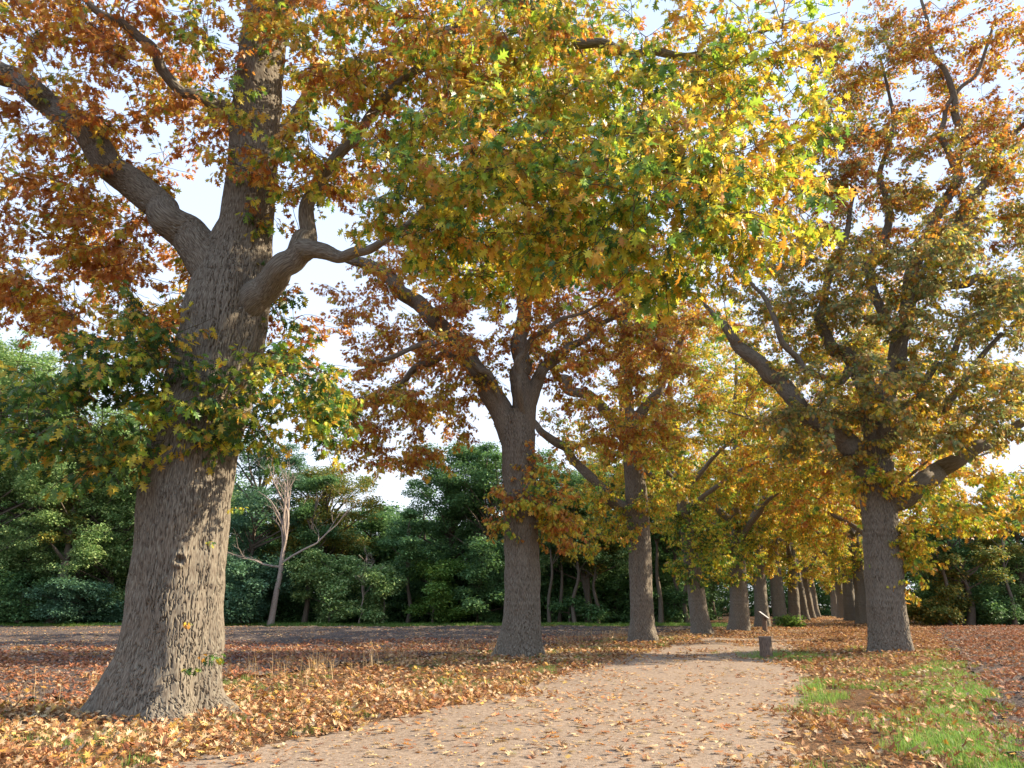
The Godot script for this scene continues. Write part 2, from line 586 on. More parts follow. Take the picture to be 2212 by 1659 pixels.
# An oak further down the avenue.
func avenue_oak(label: String, x: float, d: float, r: float, tall: float, pal: Array, low: Array, low_from: float, n: int, seed_: int) -> void:
	rng.seed = seed_
	var b := ground_at(x, d) - Vector3(0, 0.15, 0)
	var lean := Vector3(rng.randf_range(-0.09, 0.07), 0, rng.randf_range(-0.05, 0.05))
	r *= rng.randf_range(0.82, 1.12)
	var fork := rng.randf_range(5.6, 7.2)
	var tp := []
	var tr := []
	for i in 6:
		var h := fork * i / 5.0
		tp.append(b + Vector3(0, h, 0) + lean * h + Vector3(rng.randfn(), 0, rng.randfn()) * 0.03)
		tr.append(r * (1.0 - 0.28 * i / 5.0))
	var top: Vector3 = tp[5]
	var limbs := []
	var lp := [top - Vector3(0, 0.6, 0)]
	var lr := [r * 0.68]
	for i in range(1, 6):
		lp.append(lp[i - 1] + Vector3(rng.randf_range(-0.5, 0.5), (tall - fork) * 0.19, rng.randf_range(-0.5, 0.5)))
		lr.append(r * 0.6 * (1.0 - i / 5.6))
	limbs.append({"pts": lp, "rads": lr})
	var a0 := rng.randf() * TAU
	for k in 5:
		var a := a0 + k * TAU / 5.0 + rng.randf_range(-0.4, 0.4)
		var dir := Vector3(cos(a), 0, sin(a))
		var q: Vector3 = top + Vector3(0, rng.randf_range(-1.6, 1.0), 0) - dir * r * 0.3
		var ps := [q]
		var rs := [r * rng.randf_range(0.32, 0.46)]
		var rise := rng.randf_range(0.6, 1.2)
		for i in range(1, 6):
			q = q + (dir + Vector3(0, rise, 0)).normalized() * rng.randf_range(1.2, 1.9) + Vector3(rng.randfn(), 0, rng.randfn()) * 0.22
			rise *= 0.82
			ps.append(q)
			rs.append(rs[0] * (1.0 - i / 5.7))
		limbs.append({"pts": ps, "rads": rs})
	var t := oak(label, b, {"pts": tp, "rads": tr}, 80, 0.06, 0.034, [0.55, 0.5, 4.0], mats.bark_far, limbs, 14, 0.22)
	var vols := []
	var mid := (fork + tall) * 0.5
	for k in 7:
		var a := k * TAU / 7.0
		vols.append({"c": b + Vector3(cos(a) * 4.2, fork + 2.0 + rng.randf_range(-1.0, 2.0), sin(a) * 4.2), "r": Vector3(2.9, 2.4, 2.9), "n": n / 11.0, "pal": pal})
	vols.append({"c": b + Vector3(0, mid + 2.0, 0), "r": Vector3(4.6, (tall - fork) * 0.4, 4.6), "n": n * 0.3, "pal": pal})
	if low.size():
		vols.append({"c": b + Vector3(0, low_from + 2.6, 0), "r": Vector3(1.9, 2.4, 1.9), "n": n * 0.28, "pal": low})
	var wood := limbs.duplicate()
	wood.append({"pts": tp, "rads": tr, "from": 2.0})
	grow(t, wood, vols, 8.0, 1.25, mats.bark_far, 1.4)

# ---------------------------------------------------------------- the wood behind the field
func wood_tree(called: String, label: String, group: String, x: float, d: float, tall: float, wide: float, bare: float, pal: String, n: int, seed_: int, tr := 0.28) -> void:
	rng.seed = seed_
	var b := ground_at(x, d)
	var t := thing(called, label, "tree" if called.ends_with("tree") else "bush", Vector3.ZERO, group)
	var tw := Twigs.new()
	var tp := []
	var rs := []
	var bend := Vector3(rng.randf_range(-0.06, 0.06), 0, rng.randf_range(-0.04, 0.04))
	for i in 6:
		var h := tall * 0.8 * i / 5.0
		tp.append(b + Vector3(0, h - 0.1, 0) + bend * h + Vector3(rng.randfn(), 0, rng.randfn()) * 0.012 * tall)
		rs.append(tr * (1.0 - i / 5.5))
	part("trunk", bark_tube(tp, rs, 14, 0.5, 0.0, [0.5, 0.4, 3.0]), mats.bark_wood, t)
	var places := [[], [], []]
	var tints := [[], [], []]
	var lobes := maxi(6, int(n / 13.0))
	for l in lobes:
		var v := pow(rng.randf(), 0.85)
		var h := lerpf(bare, tall * 0.92, v)
		var reach := wide * sqrt(maxf(0.05, 1.0 - pow((h - tall * 0.5) / (tall * 0.56), 2.0)))
		var a := rng.randf() * TAU
		var c := b + bend * h + Vector3(cos(a), 0, sin(a)) * reach * rng.randf_range(0.1, 1.02) + Vector3(0, h, 0)
		var size := wide * rng.randf_range(0.12, 0.32)
		var f := clampf(h / (tall * 0.8) * 0.75 * 5.0, 0.0, 4.9)
		var from: Vector3 = spline(tp, f)
		var mid := from.lerp(c, 0.5) + Vector3(rng.randfn(), -0.4, rng.randfn()) * 0.2
		tw.add(PackedVector3Array([from, mid, c]), PackedFloat32Array([tr * 0.35, tr * 0.2, 0.02]), 5)
		for i in int(n / float(lobes)):
			var u := Vector3(rng.randfn(), rng.randfn() + 0.25, rng.randfn()).normalized() * (pow(rng.randf(), 0.4) + 0.35 * rng.randf() * rng.randf())
			var q := c + u * Vector3(size, size * 0.72, size)
			if q.y < 0.25:
				continue
			var k := rng.randi() % 3
			places[k].append(Transform3D(Basis(Vector3.UP, rng.randf() * TAU).scaled(Vector3.ONE * rng.randf_range(0.8, 1.35)), q))
			var g := rng.randf_range(0.8, 1.2)
			tints[k].append(Color(g, g, g))
	part("branches", twig_mesh(tw), mats.bark_wood, t, "stuff")
	var crown := Node3D.new()
	crown.name = "crown"
	t.add_child(crown)
	for k in 3:
		if places[k].size():
			copies("foliage", clumps["%s%d" % [pal, k]], mats.leaf_wood, places[k], tints[k], crown)

func bare_tree(label: String, x: float, d: float, tall: float, r: float, bark: Material, seed_: int, lean := 0.0, sweep := true) -> void:
	rng.seed = seed_
	var b := ground_at(x, d)
	var t := thing("bare_tree", label, "tree")
	var tp := []
	var rs := []
	for i in 7:
		var h := tall * 0.55 * i / 6.0
		tp.append(b + Vector3(lean * h + rng.randfn() * 0.05, h - 0.1, rng.randfn() * 0.05))
		rs.append(r * (1.0 - 0.5 * i / 6.0))
	part("trunk", bark_tube(tp, rs, 18, 0.12, 0.006, [0.4, 0.4, 3.0]), bark, t)
	var tw := Twigs.new()
	var stack := []
	for k in 7:
		var f := rng.randf_range(3.6, 6.0)
		stack.append([spline(tp, f), Vector3(rng.randf_range(-0.45, 0.45), 1.0, rng.randf_range(-0.35, 0.35)).normalized(), tall * rng.randf_range(0.28, 0.46), r * 0.42, 0])
	if sweep:
		stack.append([spline(tp, 3.6), Vector3(0.8, 0.55, 0.1).normalized(), tall * 0.5, r * 0.4, 0])
		stack.append([spline(tp, 3.4), Vector3(-0.9, 0.1, 0.1).normalized(), tall * 0.34, r * 0.4, 0])
	while stack.size():
		var s: Array = stack.pop_back()
		var n := 7
		var line := PackedVector3Array()
		var rad := PackedFloat32Array()
		var q: Vector3 = s[0]
		var dir: Vector3 = s[1]
		for i in n + 1:
			line.append(q)
			rad.append(maxf(s[3] * (1.0 - 0.8 * i / n), 0.006))
			if i > 1 and s[4] < 3 and rng.randf() < 0.62:
				stack.append([q, (dir + Vector3(rng.randfn(), rng.randfn() * 0.5 + 0.3, rng.randfn()) * 0.6).normalized(), s[2] * rng.randf_range(0.3, 0.5), rad[i] * 0.6, s[4] + 1])
			q += dir * s[2] / n
			dir = (dir + Vector3(rng.randfn(), rng.randfn() * 0.8 + 0.15, rng.randfn()) * 0.16).normalized()
		tw.add(line, rad, 5)
	part("branches", twig_mesh(tw), bark, t, "stuff")

# ---------------------------------------------------------------- ground
func sheet(x_of: Callable, d0: float, d1: float, rows: int, cols: int, lift: float, rough: Callable) -> ArrayMesh:
	var v := PackedVector3Array()
	var idx := PackedInt32Array()
	for i in rows + 1:
		var t := float(i) / rows
		var d := d0 * pow(d1 / d0, t)
		var e: Vector2 = x_of.call(d)
		for j in cols + 1:
			var s := float(j) / cols
			var x := lerpf(e.x, e.y, s)
			v.append(Vector3(x, gy(x, -d) + lift + rough.call(x, d), -d))
	for i in rows:
		for j in cols:
			var a := i * (cols + 1) + j
			idx.append_array([a, a + cols + 1, a + 1, a + 1, a + cols + 1, a + cols + 2])
	var n := PackedVector3Array()
	n.resize(v.size())
	for i in rows + 1:
		for j in cols + 1:
			var a := v[i * (cols + 1) + mini(j + 1, cols)] - v[i * (cols + 1) + maxi(j - 1, 0)]
			var b := v[mini(i + 1, rows) * (cols + 1) + j] - v[maxi(i - 1, 0) * (cols + 1) + j]
			n[i * (cols + 1) + j] = a.cross(b).normalized()
	return array_mesh(v, n, PackedVector2Array(), idx)

func wobble(d: float, k: float) -> float:
	return n_patch.get_noise_2d(d * 6.0, k) * 0.35 + n_patch.get_noise_2d(d * 30.0, k + 40.0) * 0.10

func path_l(d: float) -> float:
	return lerp_table(PATH_LEFT, d) + wobble(d, 3.0)

func path_r(d: float) -> float:
	return lerp_table(PATH_RIGHT, d) + wobble(d, 9.0)

func field_l(d: float) -> float:
	return lerp_table(FIELD_LEFT, d) + wobble(d, 17.0)

func field_r(d: float) -> float:
	return lerp_table(FIELD_RIGHT, d) + wobble(d, 23.0)

func clods(x: float, d: float) -> float:
	var k := n_ridge.get_noise_2d(x * 1.3, d * 1.3)
	var f := n_soft.get_noise_2d(x * 5.0, d * 5.0)
	return 0.06 + 0.08 * k + 0.07 * f

func build_ground() -> void:
	var flat := func(_x, _d): return 0.0
	structure("ground", sheet(func(d): return Vector2(-260.0, 260.0), 1.5, 700.0, 60, 120, -0.02, flat), mats.earth)
	structure("ground_001", sheet(func(d): return Vector2(-16.0 - d * 0.3, 16.0 + d * 0.5), 3.0, 90.0, 220, 220, 0.0, func(x, d): return 0.012 * n_soft.get_noise_2d(x * 3.0, d * 3.0)), mats.earth)
	structure("path", sheet(func(d): return Vector2(path_l(d), path_r(d)), 4.0, 130.0, 420, 60, 0.016, func(x, d): return 0.008 * n_soft.get_noise_2d(x * 2.0, d * 2.0) + 0.003 * n_soft.get_noise_2d(x * 12.0, d * 12.0)), mats.sand)
	structure("ploughed_field", sheet(func(d): return Vector2(-45.0 - d * 0.4, field_l(d)), 9.0, 56.5, 260, 420, 0.0, clods), mats.soil)
	structure("ploughed_field_001", sheet(func(d): return Vector2(field_r(d), 40.0 + d * 0.6), 5.0, 56.5, 260, 260, 0.0, clods), mats.soil)
	structure("grass_margin", sheet(func(d): return Vector2(-80.0, 20.0), 56.3, 62.0, 10, 120, 0.05, flat), mats.turf)

func scatter_litter() -> void:
	rng.seed = 501
	var groups := {}
	var tints := {}
	var put := func(key: String, x: float, d: float, s: float, lift: float):
		if not groups.has(key):
			groups[key] = []
			tints[key] = []
		var p := ground_at(x, d) + Vector3(0, lift, 0)
		groups[key].append(Transform3D(Basis(Vector3.UP, rng.randf() * TAU).scaled(Vector3(s, 1.0, s)), p))
		var g := rng.randf_range(0.85, 1.12)
		tints[key].append(Color(g, g * rng.randf_range(0.95, 1.05), g))
	var d := 5.5
	while d < 118.0:
		var cell := 0.62 + d * 0.011
		var x := -8.0 - d * 0.72 if d < 57.0 else path_l(d) - 8.0
		while x < (8.0 + d * 0.72 if d < 57.0 else path_r(d) + 8.0):
			var px := x + rng.randf_range(-0.4, 0.4) * cell
			var pd := d + rng.randf_range(-0.4, 0.4) * cell
			var l := path_l(pd)
			var r := path_r(pd)
			var fl := field_l(pd)
			var fr := field_r(pd)
			var nz := n_patch.get_noise_2d(px * 2.2, pd * 2.2)
			var v := str(rng.randi() % 3)
			if px > l + 0.15 and px < r - 0.15:
				var edge := minf(px - l, r - px)
				if pd < 26.0:
					put.call("crumb" + v, px, pd, 1.0, 0.022)
				if pd > 22.0 and rng.randf() < smoothstep(22.0, 46.0, pd) * 0.95 + nz * 0.4:
					put.call("fallen" + v, px, pd, cell, 0.02)
				elif edge < 0.5 and rng.randf() < 0.65:
					put.call("thin" + v, px, pd, 1.0, 0.02)
				elif rng.randf() < 0.68 + nz * 0.9 + (0.22 if pd > 20.0 else 0.0):
					put.call("thin" + v, px, pd, 1.0, 0.02)
			elif px <= l + 0.15 and px > fl:
				# left verge: deep leaves with gaps of grass
				if nz > -0.42:
					put.call("fallen" + v if rng.randf() < 0.7 else "fallen_pale" + v, px, pd, cell * 1.1, 0.01)
				if pd < 15.0:
					put.call("fallen_pale" + v if rng.randf() < 0.55 else "fallen" + v, px + rng.randf_range(-0.3, 0.3), pd + rng.randf_range(-0.3, 0.3), cell * 1.1, 0.03)
			elif px <= fl:
				var keep := 1.0 - smoothstep(25.0, 34.0, pd - (px - fl + 14.0) * 0.55 + nz * 6.0)
				if rng.randf() < keep:
					put.call("fallen_red" + v if rng.randf() < 0.75 else "fallen" + v, px, pd, cell * 1.1, 0.07)
				elif rng.randf() < 0.55:
					put.call("thin" + v, px, pd, 1.0, 0.09)
			elif px > r - 0.15 and px < fr:
				var green := smoothstep(0.35, 0.75, (px - r) / maxf(fr - r, 0.5)) * (1.0 - smoothstep(15.0, 24.0, pd))
				if rng.randf() < 1.0 - green * 0.45 + nz * 0.8:
					put.call("fallen" + v, px, pd, cell * 1.1, 0.02 + green * 0.03)
				elif rng.randf() < 0.6:
					put.call("scant" + v, px, pd, 1.0, 0.06)
				elif rng.randf() < 0.5:
					put.call("thin" + v, px, pd, 1.0, 0.03)
			else:
				if rng.randf() < 0.92 and nz > -0.5:
					put.call("fallen_red" + v, px, pd, cell * 1.1, 0.07)
			x += cell
		d += cell
	var o := Node3D.new()
	o.name = "fallen_leaves"
	o.set_meta("label", "carpet of dry brown and orange oak leaves covering verges, field edges and path")
	o.set_meta("category", "fallen leaves")
	o.set_meta("kind", "stuff")
	add_child(o)
	for key in groups:
		copies("leaf_litter", litter[key], mats.leaf_dry, groups[key], tints[key], o)

func scatter_single_leaves() -> void:
	rng.seed = 733
	var words := ["pale yellow oak leaf lying curled on the sandy path", "tan oak leaf lying curled on the sandy path", "brown oak leaf lying curled on the sandy path", "orange oak leaf lying curled on the sandy path"]
	var n := 0
	while n < 300:
		var d := 7.5 + pow(rng.randf(), 1.3) * 6.5
		var x := rng.randf_range(path_l(d), path_r(d))
		if absf(x) > d * 0.68 or n_patch.get_noise_2d(x * 3.5, d * 3.5) < -0.28 + rng.randf_range(-0.2, 0.2):
			continue
		var k := rng.randi() % 4
		var o := MeshInstance3D.new()
		o.name = numbered("fallen_leaf")
		o.mesh = fallen_kinds[k * 3 + rng.randi() % 3]
		o.material_override = mats.leaf_dry
		add_child(o)
		o.transform = Transform3D(Basis(Vector3.UP, rng.randf() * TAU) * Basis(Vector3.BACK, rng.randf_range(-0.1, 0.1)), ground_at(x, d) + Vector3(0, 0.034, 0))
		o.set_meta("label", words[k])
		o.set_meta("category", "leaf")
		o.set_meta("group", "single fallen leaves on the path, " + ["pale yellow", "tan", "brown", "orange"][k])
		n += 1

func scatter_grass() -> void:
	rng.seed = 877
	var lush := [[], []]
	var lt := [[], []]
	for i in 5200:
		var d := 6.5 + pow(rng.randf(), 1.2) * 22.0
		var r := path_r(d)
		var fr := field_r(d)
		var s := rng.randf()
		var x := lerpf(r - 0.1, fr + 0.2, s)
		var nz := n_patch.get_noise_2d(x * 3.0 + 90.0, d * 3.0)
		var want := smoothstep(0.45, 0.8, s) * (1.0 - smoothstep(13.0, 20.0, d)) * 0.75 - 0.06 + nz * 0.9
		if rng.randf() > want:
			continue
		var k := rng.randi() % 2
		lush[k].append(Transform3D(Basis(Vector3.UP, rng.randf() * TAU).scaled(Vector3.ONE * rng.randf_range(0.7, 1.3)), ground_at(x, d)))
		var g := rng.randf_range(0.8, 1.2)
		lt[k].append(Color(g, g, g))
	for i in 900:
		var d := 7.5 + pow(rng.randf(), 1.2) * 30.0
		var l := path_l(d)
		var fl := field_l(d)
		var x := lerpf(fl - 0.2, l - 0.2, rng.randf())
		if n_patch.get_noise_2d(x * 2.2, d * 2.2) > -0.05 and rng.randf() > 0.25:
			continue
		var k := rng.randi() % 2
		lush[k].append(Transform3D(Basis(Vector3.UP, rng.randf() * TAU).scaled(Vector3.ONE * rng.randf_range(0.6, 1.1)), ground_at(x, d)))
		lt[k].append(Color(0.8, 0.75, 0.8))
	for i in 160:
		var p := ground_at(7.6 + rng.randfn() * 0.7 + 0.5, 23.6 + rng.randfn() * 0.8)
		lush[0].append(Transform3D(Basis(Vector3.UP, rng.randf() * TAU), p))
		lt[0].append(Color(0.9, 0.9, 0.9))
	var o := Node3D.new()
	o.name = "grass"
	o.set_meta("label", "short green grass on the verges beside the path")
	o.set_meta("category", "grass")
	o.set_meta("kind", "stuff")
	add_child(o)
	for k in 2:
		copies("grass_tuft", make_tuft(34, 0.13, 0.13, [Color(0.14, 0.28, 0.05), Color(0.20, 0.37, 0.06), Color(0.28, 0.42, 0.09), Color(0.34, 0.36, 0.12)]), mats.blade, lush[k], lt[k], o)
	var dry := []
	var dt := []
	for i in 190:
		var d := 12.5 + rng.randf() * 26.0
		var x := field_l(d) + rng.randfn() * 0.9 + 0.4
		dry.append(Transform3D(Basis(Vector3.UP, rng.randf() * TAU).scaled(Vector3.ONE * rng.randf_range(0.6, 1.2)), ground_at(x, d)))
		dt.append(Color.WHITE)
	var q := copies("dry_grass", make_tuft(7, 0.55, 0.16, [Color(0.42, 0.28, 0.14), Color(0.50, 0.36, 0.19)]), mats.blade, dry, dt, self)
	q.set_meta("label", "tall dry straw stems along the edge of the ploughed field")
	q.set_meta("category", "grass")
	var edge := []
	var et := []
	for i in 1500:
		edge.append(Transform3D(Basis(Vector3.UP, rng.randf() * TAU).scaled(Vector3.ONE * rng.randf_range(1.2, 2.4)), ground_at(rng.randf_range(-42.0, 16.0), rng.randf_range(56.6, 60.0)) + Vector3(0, 0.05, 0)))
		et.append(Color(0.85, 0.9, 0.8))
	var w := copies("grass_001", make_tuft(40, 0.14, 0.25, [Color(0.10, 0.22, 0.04), Color(0.15, 0.27, 0.05), Color(0.25, 0.27, 0.09)]), mats.blade, edge, et, self)
	w.set_meta("label", "strip of green grass between ploughed field and the wood")
	w.set_meta("category", "grass")

# ---------------------------------------------------------------- small things
func wooden_post() -> void:
	rng.seed = 40
	var b := ground_at(7.32, 23.4)
	var t := thing("wooden_post", "short thick round wooden post standing at the edge of the path", "post", b)
	var h := 0.60
	var m := bark_tube([Vector3(0, -0.1, 0), Vector3(0.004, 0.2, 0), Vector3(0.0, 0.45, 0.0), Vector3(0, h, 0)], [0.185, 0.18, 0.178, 0.176], 48, 0.02, 0.007)
	part("shaft", m, mats.post, t)
	var c := CylinderMesh.new()
	c.top_radius = 0.168
	c.bottom_radius = 0.178
	c.height = 0.018
	c.radial_segments = 40
	var top := part("end_grain", c, mats.post_top, t)
	top.position = Vector3(0, h + 0.004, 0)

func info_sign() -> void:
	var b := ground_at(14.6, 46.5)
	var t := thing("information_sign", "slanted information board on a wooden post beside the avenue oaks", "sign", b)
	t.rotation.y = -0.5
	var post := bark_tube([Vector3(0, -0.1, 0), Vector3(0, 0.4, 0), Vector3(0, 0.82, 0)], [0.15, 0.145, 0.14], 24, 0.05, 0.006)
	part("post", post, mats.post, t)
	var bm := BoxMesh.new()
	bm.size = Vector3(0.66, 0.06, 0.5)
	var board := part("board", bm, mats.post, t)
	board.position = Vector3(0.0, 0.92, 0)
	board.rotation.z = -0.66
	var pm := BoxMesh.new()
	pm.size = Vector3(0.60, 0.012, 0.44)
	var panel := part("panel", pm, mats.panel, board)
	panel.position = Vector3(0, 0.032, 0)

# ---------------------------------------------------------------- everything
func _ready() -> void:
	# camera, sky, sun, exposure
	var cam := Camera3D.new()
	cam.name = "camera"
	cam.fov = rad_to_deg(2.0 * atan(0.5))
	cam.position = Vector3(0, EYE, 0)
	cam.rotation_degrees = Vector3(PITCH, 0, 0)
	cam.near = 0.1
	cam.far = 2000.0
	add_child(cam)
	cam.current = true
	var sky_m := ProceduralSkyMaterial.new()
	sky_m.sky_top_color = Color(0.76, 0.85, 1.0)
	sky_m.sky_horizon_color = Color(0.96, 0.98, 1.0)
	sky_m.sky_curve = 0.22
	sky_m.ground_horizon_color = Color(0.55, 0.50, 0.45)
	sky_m.ground_bottom_color = Color(0.30, 0.24, 0.18)
	sky_m.sky_energy_multiplier = 0.78
	sky_m.sun_angle_max = 40.0
	var sky := Sky.new()
	sky.sky_material = sky_m
	var env := Environment.new()
	env.background_mode = Environment.BG_SKY
	env.sky = sky
	env.tonemap_mode = Environment.TONE_MAPPER_LINEAR
	env.tonemap_exposure = 2.65
	env.sdfgi_enabled = true
	env.ssao_enabled = true
	env.ssil_enabled = true
	var we := WorldEnvironment.new()
	we.name = "environment"
	we.environment = env
	add_child(we)
	var sun := DirectionalLight3D.new()
	sun.name = "sun"
	sun.light_energy = 1.6
	sun.light_color = Color(1.0, 0.93, 0.82)
	sun.light_angular_distance = 0.5
	sun.shadow_enabled = true
	sun.rotation_degrees = Vector3(-SUN_HEIGHT, -SUN_AZIMUTH, 0)
	add_child(sun)
	# turn the lamp so that it shines from the sun towards the scene
	var az := deg_to_rad(SUN_AZIMUTH)
	var el := deg_to_rad(SUN_HEIGHT)
	var to_sun := Vector3(sin(az) * cos(el), sin(el), -cos(az) * cos(el))
	sun.basis = Basis.looking_at(-to_sun, Vector3.UP)

	n_ridge.seed = 11
	n_ridge.frequency = 1.0
	n_ridge.fractal_octaves = 2
	n_soft.seed = 12
	n_soft.frequency = 1.0
	n_soft.fractal_octaves = 2
	n_ground.seed = 13
	n_ground.frequency = 0.12
	n_patch.seed = 14
	n_patch.frequency = 0.12
	n_patch.fractal_octaves = 3

	build_materials()
	build_kits()
	build_ground()
	build_avenue()
	build_wood()
	wooden_post()
	info_sign()
	scatter_litter()
	scatter_single_leaves()
	scatter_grass()

func build_materials() -> void:
	mats.bark_near = bark_material(lin(0.155, 0.13, 0.102), lin(0.245, 0.225, 0.177), lin(0.10, 0.081, 0.062), 21)
	mats.bark = mats.bark_near  # one kind of oak, one bark
	mats.bark_far = mats.bark_near
	mats.bark_wood = bark_material(lin(0.13, 0.105, 0.082), lin(0.20, 0.17, 0.135), lin(0.085, 0.067, 0.05), 24)
	mats.bark_dead = bark_material(lin(0.30, 0.24, 0.20), lin(0.42, 0.36, 0.31), lin(0.19, 0.14, 0.11), 25)
	mats.post = bark_material(lin(0.15, 0.11, 0.085), lin(0.22, 0.17, 0.13), lin(0.09, 0.065, 0.05), 26)
	mats.post_top = flat_material(lin(0.26, 0.20, 0.15))
	mats.panel = flat_material(lin(0.42, 0.42, 0.44), 0.4)
	mats.earth = ground_material([lin(0.10, 0.065, 0.04), lin(0.16, 0.095, 0.055), lin(0.22, 0.12, 0.06)], [0.3, 0.5, 0.7], 0.02, 0.5, 2.0, 31)
	mats.sand = ground_material([lin(0.21, 0.158, 0.115), lin(0.255, 0.195, 0.145), lin(0.31, 0.243, 0.185)], [0.25, 0.5, 0.75], 0.03, 0.35, 0.25, 32)
	mats.soil = ground_material([lin(0.085, 0.066, 0.056), lin(0.15, 0.118, 0.10), lin(0.23, 0.185, 0.16)], [0.3, 0.5, 0.72], 0.02, 0.6, 3.0, 33)
	mats.turf = ground_material([lin(0.07, 0.12, 0.03), lin(0.11, 0.17, 0.045), lin(0.16, 0.15, 0.06)], [0.3, 0.5, 0.7], 0.02, 0.6, 2.0, 34)
	mats.leaf = leaf_material(1.0, 0.42, 0.5)
	mats.leaf_wood = leaf_material(0.8, 0.6, 0.4)
	mats.leaf_dry = leaf_material(0.35, 0.7, 0.35)
	mats.blade = leaf_material(0.7, 0.5, 0.4)

func build_kits() -> void:
	rng.seed = 91
	for pal in ["rust", "ochre", "yellow", "green", "glare_muted", "lime"]:
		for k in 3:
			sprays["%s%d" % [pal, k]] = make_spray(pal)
	for pal in ["wood_dark", "wood_mid", "wood_olive", "wood_blue", "wood_lime"]:
		for k in 3:
			clumps["%s%d" % [pal, k]] = make_clump(pal)
	for k in 3:
		litter["fallen%d" % k] = make_litter("fallen", 78, 0.55, 0.075)
		litter["fallen_red%d" % k] = make_litter("fallen_red", 74, 0.55, 0.065)
		litter["fallen_pale%d" % k] = make_litter("fallen_pale", 56, 0.55, 0.09)
		litter["crumb%d" % k] = make_crumbs()
		litter["scant%d" % k] = make_litter("fallen", 9, 0.5, 0.05)
		litter["thin%d" % k] = make_litter("fallen_pale", 12, 0.5, 0.012)
	for pal in ["rust", "ochre", "yellow", "green"]:
		for k in 4:
			var v := PackedVector3Array()
			var col := PackedColorArray()
			add_leaf(v, col, Transform3D.IDENTITY, rng.randf_range(0.12, 0.17), 1.0, rng.randf_range(0.1, 0.4), rng.randf_range(0.0, 0.3), pick(PALETTES[pal]))
			leaf_kinds.append(array_mesh(v, PackedVector3Array(), PackedVector2Array(), PackedInt32Array(), col))
	for c in [Color(0.56, 0.42, 0.23), Color(0.46, 0.28, 0.15), Color(0.27, 0.12, 0.06), Color(0.52, 0.23, 0.06)]:
		for k in 3:
			var v := PackedVector3Array()
			var col := PackedColorArray()
			add_leaf(v, col, Transform3D.IDENTITY, rng.randf_range(0.09, 0.14), rng.randf_range(0.7, 1.0), rng.randf_range(0.1, 0.6), rng.randf_range(-0.25, 0.25), c)
			fallen_kinds.append(array_mesh(v, PackedVector3Array(), PackedVector2Array(), PackedInt32Array(), col))

